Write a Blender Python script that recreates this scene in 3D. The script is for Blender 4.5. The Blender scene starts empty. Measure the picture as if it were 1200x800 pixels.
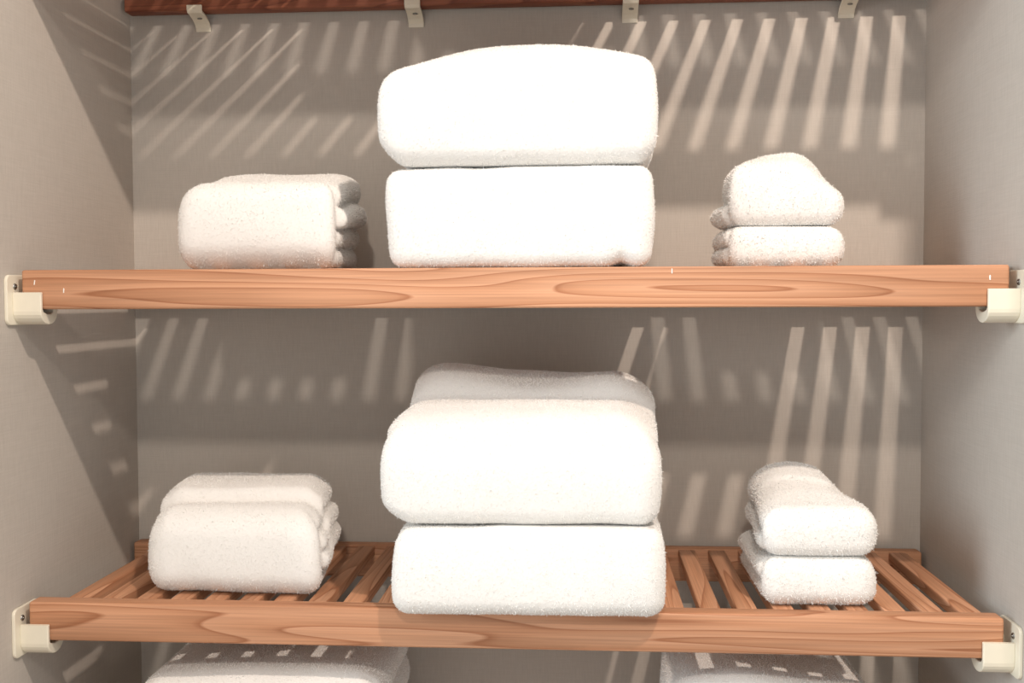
import bpy, bmesh, math, random
import numpy as np
from mathutils import Matrix, Vector

SC = bpy.context.scene
COL = SC.collection

# ------------------------------------------------------------------ helpers
def link(o, parent=None):
    COL.objects.link(o)
    if parent is not None:
        o.parent = parent
    return o

def tag(o, label=None, cat=None, group=None, kind=None):
    if label: o['label'] = label
    if cat: o['category'] = cat
    if group: o['group'] = group
    if kind: o['kind'] = kind
    return o

def empty(name, loc):
    o = bpy.data.objects.new(name, None)
    o.empty_display_size = .03
    o.location = loc
    return link(o)

def obj_bm(name, bm, m, parent=None, smooth=False, loc=(0, 0, 0)):
    me = bpy.data.meshes.new(name)
    bm.normal_update()
    bm.to_mesh(me); bm.free()
    me.materials.append(m)
    if smooth:
        me.polygons.foreach_set('use_smooth', [True] * len(me.polygons))
    o = bpy.data.objects.new(name, me)
    o.location = loc
    return link(o, parent)

def box_bm(x0, x1, y0, y1, z0, z1, bev=0.0, seg=2):
    bm = bmesh.new()
    bmesh.ops.create_cube(bm, size=1)
    bmesh.ops.scale(bm, vec=(x1 - x0, y1 - y0, z1 - z0), verts=bm.verts)
    bmesh.ops.translate(bm, vec=((x0 + x1) / 2, (y0 + y1) / 2, (z0 + z1) / 2), verts=bm.verts)
    if bev > 0:
        bmesh.ops.bevel(bm, geom=bm.edges[:], offset=bev, segments=seg, affect='EDGES', profile=.5)
    return bm

def prism_bm(poly, x0, x1, bev=0.0, seg=2):
    """poly of (y,z), extruded along x; the end outlines are bevelled"""
    bm = bmesh.new()
    a = [bm.verts.new((x0, y, z)) for y, z in poly]
    b = [bm.verts.new((x1, y, z)) for y, z in poly]
    n = len(poly)
    fa = bm.faces.new(a); fb = bm.faces.new(b[::-1])
    for i in range(n):
        bm.faces.new((a[i], b[i], b[(i + 1) % n], a[(i + 1) % n]))
    bmesh.ops.recalc_face_normals(bm, faces=bm.faces[:])
    if bev > 0:
        ed = list(set(fa.edges[:]) | set(fb.edges[:]))
        bmesh.ops.bevel(bm, geom=ed, offset=bev, segments=seg, affect='EDGES', profile=.5)
    bm.normal_update()
    return bm

# ------------------------------------------------------------------ materials
def new_mat(name):
    m = bpy.data.materials.new(name)
    m.use_nodes = True
    nt = m.node_tree
    nt.nodes.clear()
    out = nt.nodes.new('ShaderNodeOutputMaterial')
    b = nt.nodes.new('ShaderNodeBsdfPrincipled')
    nt.links.new(b.outputs[0], out.inputs[0])
    return m, nt, b

def N(nt, typ, **kw):
    n = nt.nodes.new(typ)
    for k, v in kw.items():
        if k.startswith('i_'):
            n.inputs[k[2:].replace('_', ' ')].default_value = v
        else:
            setattr(n, k, v)
    return n

def ramp(nt, stops):
    r = nt.nodes.new('ShaderNodeValToRGB')
    cr = r.color_ramp
    while len(cr.elements) < len(stops):
        cr.elements.new(.5)
    for e, (p, c) in zip(cr.elements, stops):
        e.position = p
        e.color = (*c, 1) if len(c) == 3 else c
    return r

def wall_material():
    m, nt, b = new_mat('woven wallcovering')
    tc = N(nt, 'ShaderNodeTexCoord')
    mp = N(nt, 'ShaderNodeMapping'); mp.inputs['Scale'].default_value = (30, 30, 900)
    nt.links.new(tc.outputs['Object'], mp.inputs['Vector'])
    n1 = N(nt, 'ShaderNodeTexNoise', i_Scale=1.0, i_Detail=3.0, i_Roughness=.6)
    nt.links.new(mp.outputs[0], n1.inputs['Vector'])
    mp2 = N(nt, 'ShaderNodeMapping'); mp2.inputs['Scale'].default_value = (700, 700, 60)
    nt.links.new(tc.outputs['Object'], mp2.inputs['Vector'])
    n2 = N(nt, 'ShaderNodeTexNoise', i_Scale=1.0, i_Detail=2.0)
    nt.links.new(mp2.outputs[0], n2.inputs['Vector'])
    ad = N(nt, 'ShaderNodeMath', operation='ADD')
    nt.links.new(n1.outputs[0], ad.inputs[0]); nt.links.new(n2.outputs[0], ad.inputs[1])
    r = ramp(nt, [(.30, WALL_DARK), (.75, WALL_LIGHT)])
    mul = N(nt, 'ShaderNodeMath', operation='MULTIPLY'); mul.inputs[1].default_value = .5
    nt.links.new(ad.outputs[0], mul.inputs[0])
    nt.links.new(mul.outputs[0], r.inputs[0])
    nt.links.new(r.outputs[0], b.inputs['Base Color'])
    bp = N(nt, 'ShaderNodeBump', i_Strength=.25, i_Distance=.0006)
    nt.links.new(ad.outputs[0], bp.inputs['Height'])
    nt.links.new(bp.outputs[0], b.inputs['Normal'])
    b.inputs['Roughness'].default_value = .75
    b.inputs['Specular IOR Level'].default_value = .2
    return m

WALL_DARK = (.480, .440, .392)
WALL_LIGHT = (.555, .512, .460)

def wood_material(name, axis, seed, light, mid, dark, stains=()):
    """cedar: contour lines of a noise field stretched along the grain give ovals and arches"""
    m, nt, b = new_mat(name)
    tc = N(nt, 'ShaderNodeTexCoord')
    oi = N(nt, 'ShaderNodeObjectInfo')
    mu = N(nt, 'ShaderNodeVectorMath', operation='SCALE')
    cv = N(nt, 'ShaderNodeCombineXYZ')
    cv.inputs[0].default_value = 17.3; cv.inputs[1].default_value = 9.1; cv.inputs[2].default_value = 23.7
    nt.links.new(cv.outputs[0], mu.inputs[0])
    nt.links.new(oi.outputs['Random'], mu.inputs['Scale'])
    ad = N(nt, 'ShaderNodeVectorMath', operation='ADD')
    nt.links.new(tc.outputs['Object'], ad.inputs[0])
    if seed is None:
        nt.links.new(mu.outputs[0], ad.inputs[1])
    else:
        ad.inputs[1].default_value = (seed * 3.17, seed * 1.31, seed * 2.73)
    def field(sl, sc, detail, dist=0.0):
        mp = N(nt, 'ShaderNodeMapping')
        s = [sc, sc, sc]; s[axis] = sl
        mp.inputs['Scale'].default_value = s
        nt.links.new(ad.outputs[0], mp.inputs['Vector'])
        n = N(nt, 'ShaderNodeTexNoise', i_Scale=1.0, i_Detail=detail, i_Roughness=.45, i_Distortion=dist)
        nt.links.new(mp.outputs[0], n.inputs['Vector'])
        return n
    big = field(2.2, 30, .7, .25)
    k = N(nt, 'ShaderNodeMath', operation='MULTIPLY'); k.inputs[1].default_value = 10.0
    nt.links.new(big.outputs[0], k.inputs[0])
    fr = N(nt, 'ShaderNodeMath', operation='FRACT')
    nt.links.new(k.outputs[0], fr.inputs[0])
    rr = ramp(nt, [(0, light), (.60, mid), (.84, tuple(.65 * a + .35 * c for a, c in zip(mid, dark))), (.94, dark), (1.0, light)])
    nt.links.new(fr.outputs[0], rr.inputs[0])
    fine = field(9, 650, 3.0)
    fm = N(nt, 'ShaderNodeMapRange'); fm.inputs['To Min'].default_value = .86; fm.inputs['To Max'].default_value = 1.12
    fm.inputs['From Min'].default_value = .3; fm.inputs['From Max'].default_value = .7
    nt.links.new(fine.outputs[0], fm.inputs['Value'])
    tone = field(1.5, 30, 1.0)
    tm = N(nt, 'ShaderNodeMapRange'); tm.inputs['To Min'].default_value = .84; tm.inputs['To Max'].default_value = 1.14
    tm.inputs['From Min'].default_value = .3; tm.inputs['From Max'].default_value = .7
    nt.links.new(tone.outputs[0], tm.inputs['Value'])
    mm = N(nt, 'ShaderNodeMath', operation='MULTIPLY')
    nt.links.new(fm.outputs[0], mm.inputs[0]); nt.links.new(tm.outputs[0], mm.inputs[1])
    sc = N(nt, 'ShaderNodeVectorMath', operation='SCALE')
    nt.links.new(rr.outputs[0], sc.inputs[0]); nt.links.new(mm.outputs[0], sc.inputs['Scale'])
    last = sc.outputs[0]
    sx = N(nt, 'ShaderNodeSeparateXYZ')
    nt.links.new(tc.outputs['Object'], sx.inputs[0])
    # pale scuffs with a shape of their own
    for (x, z, rx, rz, amt) in stains:
        vs = N(nt, 'ShaderNodeVectorMath', operation='SUBTRACT'); vs.inputs[1].default_value = (x, 0, z)
        nt.links.new(tc.outputs['Object'], vs.inputs[0])
        vm = N(nt, 'ShaderNodeVectorMath', operation='MULTIPLY'); vm.inputs[1].default_value = (1 / rx, 0, 1 / rz)
        nt.links.new(vs.outputs[0], vm.inputs[0])
        ln = N(nt, 'ShaderNodeVectorMath', operation='LENGTH')
        nt.links.new(vm.outputs[0], ln.inputs[0])
        nz = N(nt, 'ShaderNodeTexNoise', i_Scale=420.0, i_Detail=2.0)
        nt.links.new(tc.outputs['Object'], nz.inputs['Vector'])
        sm = N(nt, 'ShaderNodeMath', operation='MULTIPLY_ADD'); sm.inputs[1].default_value = 1.6
        nt.links.new(nz.outputs[0], sm.inputs[0]); nt.links.new(ln.outputs['Value'], sm.inputs[2])
        mr = N(nt, 'ShaderNodeMapRange'); mr.inputs['From Min'].default_value = 1.75; mr.inputs['From Max'].default_value = .7
        mr.inputs['To Min'].default_value = 0; mr.inputs['To Max'].default_value = amt
        nt.links.new(sm.outputs[0], mr.inputs['Value'])
        mx = N(nt, 'ShaderNodeMix', data_type='RGBA')
        nt.links.new(mr.outputs[0], mx.inputs[0]); nt.links.new(last, mx.inputs[6])
        mx.inputs[7].default_value = (.72, .55, .42, 1)
        last = mx.outputs[2]
    nt.links.new(last, b.inputs['Base Color'])
    bp = N(nt, 'ShaderNodeBump', i_Strength=.12, i_Distance=.0005)
    nt.links.new(fine.outputs[0], bp.inputs['Height'])
    nt.links.new(bp.outputs[0], b.inputs['Normal'])
    b.inputs['Roughness'].default_value = .55
    b.inputs['Specular IOR Level'].default_value = .35
    return m

def towel_material(name, c1, c2):
    m, nt, b = new_mat(name)
    tc = N(nt, 'ShaderNodeTexCoord')
    n1 = N(nt, 'ShaderNodeTexNoise', i_Scale=420.0, i_Detail=3.0, i_Roughness=.7)
    nt.links.new(tc.outputs['Object'], n1.inputs['Vector'])
    r = ramp(nt, [(.3, c1), (.7, c2)])
    nt.links.new(n1.outputs[0], r.inputs[0])
    nt.links.new(r.outputs[0], b.inputs['Base Color'])
    bp = N(nt, 'ShaderNodeBump', i_Strength=.12, i_Distance=.0010)
    nt.links.new(n1.outputs[0], bp.inputs['Height'])
    nt.links.new(bp.outputs[0], b.inputs['Normal'])
    b.inputs['Roughness'].default_value = 1.0
    b.inputs['Specular IOR Level'].default_value = .05
    b.inputs['Sheen Weight'].default_value = .15
    b.inputs['Sheen Roughness'].default_value = .6
    return m

def plain(name, col, rough=.4, metal=0.0, spec=.4, noise=.03, scale=90.0):
    m, nt, b = new_mat(name)
    tc = N(nt, 'ShaderNodeTexCoord')
    n1 = N(nt, 'ShaderNodeTexNoise', i_Scale=scale, i_Detail=2.0)
    nt.links.new(tc.outputs['Object'], n1.inputs['Vector'])
    r = ramp(nt, [(.3, tuple(c * (1 - noise) for c in col)), (.7, tuple(min(1, c * (1 + noise)) for c in col))])
    nt.links.new(n1.outputs[0], r.inputs[0])
    nt.links.new(r.outputs[0], b.inputs['Base Color'])
    b.inputs['Roughness'].default_value = rough
    b.inputs['Metallic'].default_value = metal
    b.inputs['Specular IOR Level'].default_value = spec
    return m

M_WALL = wall_material()
M_CEIL = plain('ceiling paint', (.62, .58, .52), .9, noise=.02)
M_FLOOR = plain('floor boards', (.28, .20, .14), .5, noise=.12, scale=20)
M_PLASTIC = plain('cream plastic', (.78, .73, .60), .32, spec=.5, noise=.015)
M_SCREW = plain('zinc screw', (.30, .29, .27), .35, 1.0, noise=.2, scale=900)
M_STAPLE = plain('bright staple', (.95, .92, .86), .3, .3, noise=.02)
LIGHT, MID, DARK = (.55, .288, .168), (.49, .242, .132), (.33, .135, .064)
M_SLAT = wood_material('cedar slats', 1, None, LIGHT, MID, DARK)
M_BACK = wood_material('cedar back rails', 0, None, LIGHT, MID, DARK)
M_DARKBACK = wood_material('dark red back rail', 0, None, (.27, .095, .050), (.23, .075, .040), (.15, .045, .025))  # darker, redder tones given to the top shelf's back rail alone
M_TOWEL = towel_material('white terry', (.79, .772, .742), (.83, .815, .785))

# ------------------------------------------------------------------ measurements (metres)
XL, XR = -.4496, .4509          # side wall faces
YB = .264                       # back wall face
YF = -.205                      # front end of the closet's side walls
TH = .036                       # rail height
UP, MIDZ, LOW, BOT = .3345, 0.0, -.3075, -.615   # shelf tops
ZC, ZF = .95, -1.0

def structure(name, bm, m):
    o = obj_bm(name, bm, m)
    tag(o, kind='structure')
    return o
structure('wall_back', box_bm(XL - .1, XR + .1, YB, YB + .1, ZF, ZC), M_WALL)
structure('wall_left', box_bm(XL - .1, XL, YF, YB, ZF, ZC), M_WALL)
structure('wall_right', box_bm(XR, XR + .1, YF, YB, ZF, ZC), M_WALL)
structure('ceiling', box_bm(XL - .1, XR + .1, YF, YB + .1, ZC, ZC + .05), M_CEIL)
structure('floor', box_bm(XL - .1, XR + .1, YF - 1.2, YB + .1, ZF - .05, ZF), M_FLOOR)

# ------------------------------------------------------------------ shelves
PITCH, SLW = .0328, .0186
def shelf(top, first, seed, label, group, pitch=PITCH, count=26, stains=(), staples=(), back=None, extra=False):
    z = top - TH
    root = empty('slatted_shelf', (0, .13, z))
    tag(root, label, 'shelf', group)
    oy = -.13
    mr = wood_material('cedar front rail', 0, seed, LIGHT, MID, DARK, stains)
    obj_bm('front_rail', box_bm(-.44, .44, oy, oy + .019, 0, TH, .0022, 3), mr, root, True)
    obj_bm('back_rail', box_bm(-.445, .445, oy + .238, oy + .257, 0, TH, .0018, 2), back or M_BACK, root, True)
    for k in range(count):
        x = first - pitch * k
        o = obj_bm('slat', box_bm(-SLW / 2, SLW / 2, -.1096, .1096, -.0055, .0055, .0012, 2), M_SLAT, root, True)
        o.location = (x, oy + .1285, TH - .0058)
    if extra:
        o = obj_bm('slat', box_bm(-.0075, .0075, -.1096, .1096, -.0055, .0055, .0012, 2), M_SLAT, root, True)
        o.location = (.4395, oy + .1285, TH - .0058)
    for (x, zz, lean) in staples:
        bm = box_bm(-.0005, .0005, -.0004, .0004, -.0022, .0022, .0003, 1)
        s = obj_bm('staple', bm, M_STAPLE, root)
        s.location = (x, oy - .0001, zz + TH); s.rotation_euler = (0, lean, 0)
        s['label'] = 'bright staple in the front edge'
    return root
G = 'slatted cedar shelves in the linen closet'
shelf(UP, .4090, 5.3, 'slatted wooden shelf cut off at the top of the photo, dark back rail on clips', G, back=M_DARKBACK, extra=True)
shelf(MIDZ, .4076, 12.7, 'slatted wooden shelf at eye level under a tall pair of bath towels, seen edge on', G, pitch=.0338, count=25, extra=True,
      stains=((.030, -.010, .020, .005, .55), (.349, -.021, .007, .004, .6), (.2385, -.0345, .008, .003, .6)),
      staples=((-.4275, -.0115, .15), (.4235, -.0110, 0), (.152, -.004, 0), (-.400, -.019, .05)))
shelf(LOW, .4184, 3.9, 'slatted wooden shelf below the middle one, its slats visible from above', G)
shelf(BOT, .4120, 8.1, 'slatted wooden shelf hidden under the lowest towels', G)

# wall brackets : cradle that carries the rail end, plate on the wall, screw
def cradle_poly():
    y0, y1 = -.0042, .0262
    yc, r = (y0 + y1) / 2, (y1 - y0) / 2
    zb = -.0502
    pts = [(y0, -.0205)]
    for i in range(0, 13):
        a = math.pi + math.pi * i / 12
        pts.append((yc + r * math.cos(a), zb + .0122 + .0122 * math.sin(a)))
    pts += [(y1, -.0205), (.0195, -.0205), (.0195, -TH - .0002)]
    pts += [(.0190, -.0385), (.0140, -.0405), (.0080, -.0405), (.0010, -.0385), (-.0005, -TH - .0002), (-.0005, -.0205)]
    return pts
def plate_poly(y0, y1, z0, z1, c):
    pts = []
    for (cy, cz, a0) in ((y1 - c, z1 - c, 0), (y0 + c, z1 - c, 90), (y0 + c, z0 + c, 180), (y1 - c, z0 + c, 270)):
        for i in range(6):
            a = math.radians(a0 + 90 * i / 5)
            pts.append((cy + c * math.cos(a), cz + c * math.sin(a)))
    return pts
def bracket(top, side, label):
    xw = XL if side < 0 else XR
    root = empty('shelf_bracket', (xw, .0095, top - .05))
    tag(root, label, 'bracket', 'cream plastic shelf brackets on the side walls')
    def place(bm):
        bmesh.ops.translate(bm, vec=(0, -.0095, .05), verts=bm.verts)
        if side > 0:
            bmesh.ops.scale(bm, vec=(-1, 1, 1), verts=bm.verts)
            bmesh.ops.reverse_faces(bm, faces=bm.faces[:])
        return bm
    pl = obj_bm('wall_plate', place(prism_bm(plate_poly(-.0128, .0318, -.0505, -.0045, .006), 0, .0032, .0008)), M_PLASTIC, root)
    obj_bm('cradle', place(prism_bm(cradle_poly(), .0030, .0300, .0009)), M_PLASTIC, root)
    bm = bmesh.new()
    bmesh.ops.create_cone(bm, cap_ends=True, segments=16, radius1=.0030, radius2=.0024, depth=.0012,
                          matrix=Matrix.Translation((.0036, .0002, -.0150)) @ Matrix.Rotation(math.pi / 2, 4, 'Y'))
    bmesh.ops.create_cone(bm, cap_ends=True, segments=8, radius1=.0009, radius2=.0006, depth=.0008,
                          matrix=Matrix.Translation((.0045, .0002, -.0150)) @ Matrix.Rotation(math.pi / 2, 4, 'Y'))
    obj_bm('screw', place(bm), M_SCREW, pl)
for top, nm in ((UP, 'top'), (MIDZ, 'middle'), (LOW, 'lower')):
    for side, sn in ((-1, 'left'), (1, 'right')):
        what = {'top': 'shelf at the very top', 'middle': 'eye-level slatted shelf',
                'lower': 'lower slatted shelf'}[nm]
        bracket(top, side, 'cream wall bracket cradling the %s end of the %s' % (sn, what))

# clips under the back rail of the top shelf
CLIPS = [(-.3622, 'nearest the left wall'), (-.1149, 'above the left of the tall towel pair'),
         (.1264, 'above the right of the tall towel pair'), (.3638, 'nearest the right wall above the small washcloths')]
for x, wh in CLIPS:
    root = empty('shelf_clip', (x, YB, .281))
    tag(root, 'cream clip under top back rail, %s' % wh, 'clip', 'cream clips under the top back rail')
    mid = [(-.0006, -.0002), (-.0016, .0040), (-.0055, .0085), (-.0120, .0118), (-.0200, .0142), (-.0275, .0152), (-.0290, .0175), (-.0292, .0225)]
    up = []; dn = []
    for i, (y, z) in enumerate(mid):
        a = mid[max(0, i - 1)]; b = mid[min(len(mid) - 1, i + 1)]
        dy, dz = b[0] - a[0], b[1] - a[1]; l = math.hypot(dy, dz)
        n = (dz / l * .0012, -dy / l * .0012)
        up.append((min(y + n[0], -.0001), z + n[1])); dn.append((min(y - n[0], -.0001), z - n[1]))
    bm = bmesh.new()
    w = .0088
    prof = dn + up[::-1]
    st = obj_bm('strap', prism_bm(prof, -w, w, .0007), M_PLASTIC, root)
    bm = bmesh.new()
    bmesh.ops.create_uvsphere(bm, u_segments=12, v_segments=8, radius=.0030)
    bmesh.ops.scale(bm, vec=(1, 1, .4), verts=bm.verts)
    s = obj_bm('screw', bm, M_SCREW, st, True)
    s.location = (0.001, -.0150, .0112); s.rotation_euler = (math.radians(-158), 0, 0)

# ------------------------------------------------------------------ towels
def surface_nets(F, org, h):
    """F sampled on a grid, negative inside -> verts, quads"""
    nx, ny, nz = F.shape
    ins = F < 0
    cs = [ins[i:nx - 1 + i, j:ny - 1 + j, k:nz - 1 + k] for i in (0, 1) for j in (0, 1) for k in (0, 1)]
    cnt = sum(c.astype(np.int8) for c in cs)
    act = (cnt > 0) & (cnt < 8)
    ids = -np.ones(act.shape, np.int64)
    I = np.argwhere(act)
    ids[act] = np.arange(len(I))
    acc = np.zeros((len(I), 3)); num = np.zeros(len(I))
    corners = [(i, j, k) for i in (0, 1) for j in (0, 1) for k in (0, 1)]
    vals = {c: F[I[:, 0] + c[0], I[:, 1] + c[1], I[:, 2] + c[2]] for c in corners}
    for a in corners:
        for ax in range(3):
            if a[ax] == 0:
                b = list(a); b[ax] = 1; b = tuple(b)
                va, vb = vals[a], vals[b]
                cr = (va < 0) != (vb < 0)
                t = np.where(cr, va / np.where(cr, va - vb, 1), 0)
                p = np.tile(np.array(a, float), (len(I), 1)); p[:, ax] += t
                acc += p * cr[:, None]; num += cr
    V = (I + acc / num[:, None]) * h + np.array(org)
    Q = []
    for ax in range(3):
        a1, a2 = (ax + 1) % 3, (ax + 2) % 3
        s0 = [slice(None)] * 3; s1 = [slice(None)] * 3
        s0[ax] = slice(0, -1); s1[ax] = slice(1, None)
        A, B = ins[tuple(s0)], ins[tuple(s1)]
        E = np.argwhere(A != B)
        E = E[(E[:, a1] > 0) & (E[:, a2] > 0) & (E[:, a1] < F.shape[a1] - 1) & (E[:, a2] < F.shape[a2] - 1)]
        fl = A[tuple(E.T)]
        def cid(d1, d2):
            c = E.copy(); c[:, a1] -= d1; c[:, a2] -= d2
            return ids[tuple(c.T)]
        q = np.stack([cid(1, 1), cid(0, 1), cid(0, 0), cid(1, 0)], 1)
        q[~fl] = q[~fl][:, ::-1]
        Q.append(q)
    return V, np.concatenate(Q)

def waves(seed, n=7, lo=8, hi=45):
    rg = np.random.default_rng(seed)
    K = rg.normal(size=(n, 3)); K /= np.linalg.norm(K, axis=1)[:, None]
    fr = rg.uniform(lo, hi, n); ph = rg.uniform(0, 6.28, n)
    am = 1 / np.sqrt(fr / lo); am /= np.sqrt((am ** 2).sum() / 2)
    def f(x, y, z=0.0):
        s = 0
        for i in range(n):
            s = s + am[i] * np.sin(fr[i] * (K[i, 0] * x + K[i, 1] * y + K[i, 2] * z) + ph[i])
        return s
    return f

def sst(a, b, x):
    t = np.clip((x - a) / (b - a), 0, 1)
    return t * t * (3 - 2 * t)

def end_rolls(v, s, frontness, layers, wrap, off, rr):
    """offset of the towel's end outward: folded layers show as rolls; the outer wrap closes the front"""
    o = np.zeros_like(v)
    n = len(layers) - 1
    for k in range(n):
        a, b = layers[k], layers[k + 1]
        u = np.clip((v - a) / (b - a), 0, 1)
        m = (v >= a) & (v < b) if k < n - 1 else (v >= a)
        if k == 0: m = m | (v < a)
        o = np.where(m, off[k] - rr * (1 - np.sqrt(np.clip(1 - (2 * u - 1) ** 2, .0, 1))), o)
    u = np.clip(s / wrap, 0, 1)
    w = -.6 * rr * (1 - np.sqrt(np.clip(1 - (2 * u - 1) ** 2, 0, 1)))
    m = sst(wrap * .85, wrap * 1.35, s)
    return w * (1 - m) + o * m

def towel(name, label, cat, group, x0, x1, y0, y1, z0, top, seed, hmax,
          skew=0.0, bulge=.006, rft=.03, rfb=.018, rbt=.02, rbb=.014, rx=.014, amp=.0018,
          left=None, right=None, wrap=.017, rr=.006, xbulge=.004, bottom=None, step=.0022,
          pile=.0011, dens=600000, side_fn=None, ztop=None):
    w1, w2, w3 = waves(seed), waves(seed + 1), waves(seed + 2, 9, 60, 160)
    pad = .014
    xmin, xmax = min(x0, x0 + skew) - pad - .006, max(x1, x1 + skew) + pad + .006
    gx = np.arange(xmin, xmax, step); gy = np.arange(y0 - pad, y1 + pad, step)
    gz = np.arange(z0 - pad, z0 + hmax + pad, step)
    X, Y, Z = np.meshgrid(gx, gy, gz, indexing='ij')
    yn = (Y - y0) / (y1 - y0)
    xs = X - skew * yn
    xn = (xs - x0) / (x1 - x0)
    zt = z0 + top(xn, yn) + amp * w1(X, Y)
    zb = z0 + (bottom(xn, yn) if bottom else 0.0)
    hz = np.maximum((zt - zb) / 2, .004); zm = (zt + zb) / 2
    v = np.clip((Z - zb) / (2 * hz), 0, 1)
    ym, hy = (y0 + y1) / 2, (y1 - y0) / 2
    yy = Y - ym + np.where(Y < ym, 1, -.6) * (-bulge * (2 * v - 1) ** 2) * np.clip(np.abs(Y - ym) / hy, 0, 1) + amp * .8 * w2(X, Z)
    zz = Z - zm
    R = np.where(yy < 0, np.where(zz > 0, rft, rfb), np.where(zz > 0, rbt, rbb))
    R = np.minimum(R, hz * .96)
    qy = np.abs(yy) - hy + R; qz = np.abs(zz) - hz + R
    d2 = np.minimum(np.maximum(qy, qz), 0) + np.hypot(np.maximum(qy, 0), np.maximum(qz, 0)) - R
    s = -d2
    bul = xbulge * (1 - (2 * v - 1) ** 2)
    front = (yy < 0)
    eL = bul + amp * w2(Y, Z); eR = bul + amp * w1(Y + .3, Z)
    if left: eL = eL + end_rolls(v, yy + hy, front, left[0], wrap, left[1], rr)
    if right: eR = eR + end_rolls(v, yy + hy, front, right[0], wrap, right[1], rr)
    if side_fn:
        a, b = side_fn(yn, v); eL = eL + a; eR = eR + b
    dx = np.maximum(xs - (x1 + eR), (x0 - eL) - xs)
    a = d2 + rx; b = dx + rx
    F = np.minimum(np.maximum(a, b), 0) + np.hypot(np.maximum(a, 0), np.maximum(b, 0)) - rx
    F = F + .00035 * w3(X, Y, Z)
    base = np.array([(x0 + x1 + skew) / 2, ym, z0])
    V, Q = surface_nets(F, (gx[0], gy[0], gz[0]), step)
    # a little relaxing removes the grid's steps
    nb = np.zeros_like(V); ct = np.zeros(len(V))
    E = np.concatenate([Q[:, [0, 1]], Q[:, [1, 2]], Q[:, [2, 3]], Q[:, [3, 0]]])
    for it in range(3):
        for c in range(3):
            nb[:, c] = np.bincount(E[:, 0], V[E[:, 1], c], len(V)) + np.bincount(E[:, 1], V[E[:, 0], c], len(V))
        ct = np.bincount(E[:, 0], minlength=len(V)) + np.bincount(E[:, 1], minlength=len(V))
        V = V + .5 * (nb / ct[:, None] - V)
    # terry pile: short tufts standing on the cloth
    rg = np.random.default_rng(seed + 77)
    T = np.concatenate([Q[:, [0, 1, 2]], Q[:, [0, 2, 3]]])
    P0, P1, P2 = V[T[:, 0]], V[T[:, 1]], V[T[:, 2]]
    cr = np.cross(P1 - P0, P2 - P0); ar = np.linalg.norm(cr, axis=1) / 2
    nrm = cr / np.maximum(2 * ar, 1e-12)[:, None]
    n = int(ar.sum() * dens)
    pick = np.searchsorted(np.cumsum(ar) / ar.sum(), rg.random(n))
    pick = np.clip(pick, 0, len(T) - 1)
    r1, r2 = rg.random(n), rg.random(n)
    fl = r1 + r2 > 1; r1[fl] = 1 - r1[fl]; r2[fl] = 1 - r2[fl]
    B = P0[pick] + (P1 - P0)[pick] * r1[:, None] + (P2 - P0)[pick] * r2[:, None]
    nn = nrm[pick]
    # tufts lean together in soft drifts
    drift = np.stack([w1(B[:, 0] * 3, B[:, 1] * 3, B[:, 2] * 3), w2(B[:, 0] * 3, B[:, 2] * 3, B[:, 1] * 3), w2(B[:, 1] * 3, B[:, 2] * 3, B[:, 0] * 3)], 1)
    dr = nn + .34 * rg.normal(size=(n, 3)) + .16 * drift + np.array([0, 0, -.15])
    dr -= nn * np.minimum(0, (dr * nn).sum(1) - .25)[:, None]
    dr /= np.linalg.norm(dr, axis=1)[:, None]
    L = pile * rg.uniform(.45, 1.15, n) * np.where(rg.random(n) > .955, 2.2, 1)
    sd = np.cross(dr, rg.normal(size=(n, 3))); sd /= np.linalg.norm(sd, axis=1)[:, None]
    wd = rg.uniform(.00035, .0006, n)
    Bb = B - nn * .0006
    tv = np.empty((n * 3, 3)); tv[0::3] = Bb - sd * wd[:, None]; tv[1::3] = Bb + sd * wd[:, None]; tv[2::3] = B + dr * L[:, None]
    nV, nQ = len(V), len(Q)
    VN = np.zeros_like(V)
    for c in range(3):
        for j in range(3):
            VN[:, c] += np.bincount(T[:, j], cr[:, c], nV)
    VN /= np.maximum(np.linalg.norm(VN, axis=1), 1e-12)[:, None]
    # the cloth lies flat on what carries it
    for arr in (V, tv):
        arr[:, 2] = np.maximum(arr[:, 2], z0 + .0002)
        if ztop: arr[:, 2] = np.minimum(arr[:, 2], z0 + ztop)
    AV = np.concatenate([V, tv]) - base
    loops = np.concatenate([Q.ravel(), nV + np.arange(3 * n)])
    ls = np.concatenate([np.arange(nQ) * 4, nQ * 4 + np.arange(n) * 3])
    me = bpy.data.meshes.new(name)
    me.vertices.add(len(AV)); me.vertices.foreach_set('co', AV.astype(np.float32).ravel())
    me.loops.add(len(loops)); me.loops.foreach_set('vertex_index', loops.astype(np.int32))
    me.polygons.add(len(ls)); me.polygons.foreach_set('loop_start', ls.astype(np.int32))
    sm = np.zeros(len(ls), bool); sm[:nQ] = True
    me.polygons.foreach_set('use_smooth', sm)
    me.update(calc_edges=True)
    at = me.attributes.new('custom_normal', 'FLOAT_VECTOR', 'POINT')
    tn = np.repeat(.94 * VN[T[pick, 0]] + .06 * dr, 3, 0)
    tn /= np.linalg.norm(tn, axis=1)[:, None]
    at.data.foreach_set('vector', np.concatenate([VN, tn]).astype(np.float32).ravel())
    me.materials.append(M_TOWEL)
    o = bpy.data.objects.new(name, me)
    o.location = base
    link(o)
    return tag(o, label, cat, group)

def gauss(x, c, w): return np.exp(-((x - c) / w) ** 2)
LY4 = [0, .25, .5, .75, 1.0]

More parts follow.
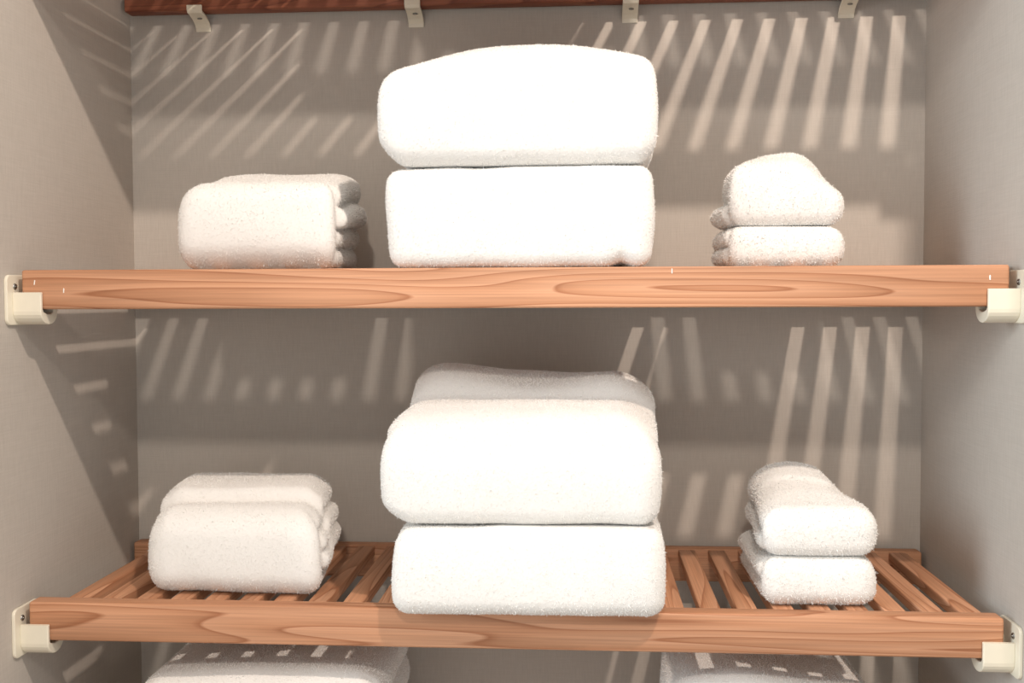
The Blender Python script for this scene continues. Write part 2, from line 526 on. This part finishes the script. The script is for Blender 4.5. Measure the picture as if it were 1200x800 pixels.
# -- middle shelf
towel('folded_towel', 'folded white hand towel alone on the left of the eye-level shelf, layered end showing', 'towel', None,
      -.306, -.164, .035, .200, MIDZ, lambda x, y: .0865 + .013 * sst(.10, .75, y) + .006 * gauss(x, .30, .20) * y - .005 * sst(.15, .0, x),
      11, .112, skew=-.008, rft=.020, rfb=.026, rbt=.012, bulge=.005, rx=.010,
      right=([0, .24, .46, .70, 1.0], [.002, .002, .009, .005]), left=(LY4, [0, .002, -.002, 0]), wrap=.020, rr=.0095)
GB = 'thick bath towels in the middle of the closet'
towel('bath_towel', 'thick folded white bath towel lying directly on the eye-level shelf', 'towel', GB,
      -.1025, .1352, -.001, .215, MIDZ, lambda x, y: .0915 + 0 * x, 21, .105, rft=.015, rfb=.013, bulge=.004, rx=.012, amp=.0014,
      left=(LY4, [0, -.002, .001, 0]), right=(LY4, [0, .001, -.001, 0]), wrap=.022, rr=.006, xbulge=.003, ztop=.0910,
      bottom=lambda x, y: .006 * gauss(x, .885, .035) * sst(.3, 0, y), side_fn=lambda y, v: (.003 * sst(.35, .8, v) - .001, 0 * v))
towel('bath_towel', 'domed white bath towel on top of the tall pair on the eye-level shelf', 'towel', GB,
      -.1060, .1382, -.003, .215, MIDZ + .0912, lambda x, y: .086 + .010 * sst(.0, .45, y) + .028 * np.sin(np.pi * np.clip(x * .94 - .01, 0, 1)) ** .9 * (.6 + .4 * sst(0, .4, y)), 31, .150,
      rft=.025, rfb=.016, bulge=.007, rx=.012, amp=.0016,
      left=(LY4, [0, .002, -.002, 0]), right=(LY4, [0, -.002, .001, 0]), wrap=.024, rr=.006, xbulge=.003,
      side_fn=lambda y, v: (-.012 * sst(.30, 0, v), -.005 * sst(.25, 0, v)))
GW = 'small washcloths at the right of the closet'
towel('washcloth', 'small folded white washcloth directly on the eye-level shelf near its right end', 'washcloth', GW,
      .2135, .3135, .058, .142, MIDZ, lambda x, y: .0393 + 0 * x, 41, .05, rft=.012, rfb=.012, bulge=.004, rx=.010, amp=.0012,
      left=([0, .5, 1.0], [.004, .004]), right=([0, .5, 1.0], [0, 0]), wrap=.013, rr=.008, step=.0019, pile=.0015, ztop=.0388,
      side_fn=lambda y, v: (.004 * sst(.25, .7, y), 0 * v))
towel('washcloth', 'small humped white washcloth stacked on another on the eye-level shelf', 'washcloth', GW,
      .2160, .3120, .060, .140, MIDZ + .0390, lambda x, y: .0620 - .021 * sst(.58, 1.0, x) * sst(.9, .1, y) + .009 * sst(.10, .6, y) * np.exp(-((x - .56) / .42) ** 4) + .003 * np.exp(-((y - .45 - .1 * x) / .08) ** 2) * sst(.2, .6, x) - .024 * sst(.70, 1, x) * y, 51, .085,
      rft=.018, rfb=.012, bulge=.004, rx=.010, amp=.0012, left=([0, .34, 1.0], [.006, -.001]), right=([0, .5, 1.0], [0, 0]),
      wrap=.014, rr=.006, step=.0019, pile=.0015, side_fn=lambda y, v: (.006 * sst(.2, .7, y) * sst(.5, .2, v) - .001 * v, -.004 * sst(.2, 1, y)))

# -- lower shelf
towel('folded_towel', 'folded white hand towel on the slats at the left of the lower shelf', 'towel', None,
      -.3320, -.1740, .022, .165, LOW, lambda x, y: .0775 + .013 * sst(.02, .6, y) + .007 * sst(.0, .09, y - .30 - .05 * x) - .004 * gauss(y, .30 + .05 * x, .05) - .004 * sst(.10, 0, x) - .004 * sst(.88, 1, x), 61, .112,
      skew=-.022, rbt=.012, rft=.024, rfb=.022, bulge=.006, rx=.014,
      right=([0, .28, .50, .72, 1.0], [-.001, .006, .004, .000]), left=(LY4, [0, .002, -.001, 0]), wrap=.021, rr=.0095)
towel('bath_towel', 'thick white bath towel resting on the lower shelf slats and over its front edge', 'towel', GB,
      -.0915, .1415, -.029, .186, LOW, lambda x, y: .0788 + 0 * x, 71, .092, rft=.015, rfb=.016, bulge=.004, rx=.013, amp=.0014,
      left=(LY4, [0, -.002, .001, 0]), right=(LY4, [0, .001, -.001, 0]), wrap=.022, rr=.006, xbulge=.003, ztop=.0783, side_fn=lambda y, v: (0 * v, .002 * sst(.5, .1, v)))
towel('bath_towel', 'plump white bath towel on top of another on the lower shelf, rear half shaded', 'towel', GB,
      -.1035, .1400, -.020, .184, LOW + .0785, lambda x, y: .094 + .033 * sst(.12, .80, y) + .006 * gauss(x, .15, .18) * sst(.4, .8, y) + .004 * np.sin(x * 9) * gauss(y, .62, .12) - .006 * gauss(y, .45, .06) - .008 * sst(.85, 1., x), 81, .150,
      rft=.055, rfb=.016, bulge=.006, rx=.016, amp=.0018,
      left=(LY4, [0, .002, -.002, 0]), right=(LY4, [0, -.002, .001, 0]), wrap=.024, rr=.006, xbulge=.003,
      side_fn=lambda y, v: (-.010 * sst(.22, 0, v) - .008 * sst(.15, .5, y) * sst(.4, .9, v), 0 * v))
towel('washcloth', 'small folded white washcloth on the lower shelf slats near the right wall', 'washcloth', GW,
      .2375, .3360, .018, .160, LOW, lambda x, y: .0455 + 0 * x, 91, .058, rft=.012, rfb=.015, bulge=.004, rx=.011, amp=.0012,
      left=([0, .5, 1.0], [.000, .003]), right=([0, .5, 1.0], [0, 0]), wrap=.014, rr=.010, step=.0019, pile=.0015, ztop=.0450,
      side_fn=lambda y, v: (.000 * y, 0 * v))
towel('washcloth', 'small humped white washcloth stacked on another on the lower shelf', 'washcloth', GW,
      .2400, .3345, .020, .165, LOW + .0452, lambda x, y: .045 + .016 * sst(.15, .85, y) * np.exp(-((x - .42) / .45) ** 2) + .003 * sst(0, .06, y - .55 + .10 * x) - .016 * sst(.7, 1, x) * sst(.2, .7, y) + .003 * sst(.12, .4, y), 101, .095,
      rft=.016, rfb=.012, bulge=.004, rx=.012, amp=.0012, left=([0, .42, 1.0], [.004, .000]), right=([0, .5, 1.0], [0, 0]), wrap=.014, rr=.007,
      step=.0019, pile=.0015, side_fn=lambda y, v: (-.006 * sst(.1, .7, y), -.012 * sst(.3, 1, y)))

# -- top shelf: this pair stands above the picture and shades the slats under it
GT = 'bath towels on the topmost shelf'
towel('bath_towel', 'white bath towel lying on the topmost shelf, out of view above the picture', 'towel', GT,
      -.100, .112, .040, .228, UP, lambda x, y: .110 + 0 * x, 151, .125, rft=.02, rfb=.02, rx=.014, ztop=.1095, dens=150000, step=.003)
towel('bath_towel', 'white bath towel topping the pair on the topmost shelf, out of view', 'towel', GT,
      -.100, .112, .040, .228, UP + .1097, lambda x, y: .115 + 0 * x, 161, .130, rft=.03, rfb=.02, rx=.014, dens=150000, step=.003)

# -- bottom shelf, only the tops come into the picture
GL = 'towels on the lowest shelf'
towel('bath_towel', 'white bath towel on the lowest shelf at left, lower one of two', 'towel', GL,
      -.345, -.115, .010, .215, BOT, lambda x, y: .113 + 0 * x, 111, .125, rft=.03, rfb=.02, rx=.015, ztop=.1125, left=(LY4, [0, 0, 0, 0]), right=(LY4, [0, .002, -.001, .002]), dens=250000)
towel('bath_towel', 'white bath towel below the lower shelf at left, striped by light through the slats', 'towel', GL,
      -.345, -.118, .006, .215, BOT + .1127, lambda x, y: .123 + 0 * x, 121, .125, rft=.03, rfb=.02, rx=.018, left=(LY4, [0, 0, 0, 0]), right=([0, .4, .7, 1.0], [.004, .000, .002]), rr=.008)
towel('hand_towel', 'white hand towel on the lowest shelf at right, lower one of two', 'towel', GL,
      .160, .345, .020, .215, BOT, lambda x, y: .113 + 0 * x, 131, .125, rft=.03, rfb=.02, rx=.015, ztop=.1125, left=(LY4, [0, 0, 0, 0]), right=(LY4, [0, 0, 0, 0]), dens=250000)
towel('hand_towel', 'white hand towel below the lower shelf at right, mostly in shade', 'towel', GL,
      .160, .345, .020, .215, BOT + .1127, lambda x, y: .117 + .010 * gauss(x, .3, .3) - .004 * sst(.5, 1, x), 141, .135, rft=.03, rfb=.02, rx=.018, left=([0, .5, 1.0], [.002, 0]), right=(LY4, [0, 0, 0, 0]), rr=.008)

# ------------------------------------------------------------------ light
def lamp(name, loc, watt, col, radius):
    l = bpy.data.lights.new(name, 'POINT')
    l.energy = watt; l.color = col; l.shadow_soft_size = radius
    o = bpy.data.objects.new(name, l); o.location = loc
    return link(o)
lamp('room_lamp', (.476, -.78, .968), 52.0, (1.0, .84, .72), .020)
lamp('ceiling_lamp', (.05, -1.95, 1.15), 56.0, (1.0, .89, .79), .060)
l = bpy.data.lights.new('window_daylight', 'AREA')
l.shape = 'RECTANGLE'; l.size = .9; l.size_y = 1.2; l.energy = 38.0; l.color = (.82, .93, 1.0)
o = link(bpy.data.objects.new('window_daylight', l))
o.location = (-1.95, -1.05, .45)
o.rotation_euler = (Vector((.45, -.1, -.1)) - Vector(o.location)).to_track_quat('-Z', 'Y').to_euler()
w = bpy.data.worlds.new('room light'); SC.world = w
w.use_nodes = True
bg = w.node_tree.nodes['Background']
bg.inputs[0].default_value = (.985, .985, .965, 1); bg.inputs[1].default_value = .84

# ------------------------------------------------------------------ camera
F_PX, YAW, PIT, ROL = 1220.0, .06875, .0401, -.00342
cyw, syw = math.cos(YAW), math.sin(YAW)
R0 = Vector((cyw, syw, 0)); FH = Vector((-syw, cyw, 0)); ZV = Vector((0, 0, 1))
FW = FH * math.cos(PIT) - ZV * math.sin(PIT)
U0 = FH * math.sin(PIT) + ZV * math.cos(PIT)
RT = R0 * math.cos(ROL) + U0 * math.sin(ROL)
UPV = U0 * math.cos(ROL) - R0 * math.sin(ROL)
cam = bpy.data.cameras.new('camera')
cam.sensor_width = 36.0; cam.lens = 36.0 * F_PX / 1200.0
cam.clip_start = .01
co = bpy.data.objects.new('camera', cam)
mw = Matrix((RT, UPV, -FW)).transposed().to_4x4()
mw.translation = Vector((.07453, -.9232, -.02868))
co.matrix_world = mw
link(co)
SC.camera = co

vs = SC.view_settings
SC.display_settings.display_device = 'sRGB'
vs.view_transform = 'Standard'; vs.look = 'None'; vs.gamma = 1.0; vs.use_curve_mapping = False
vs.exposure = 0.0
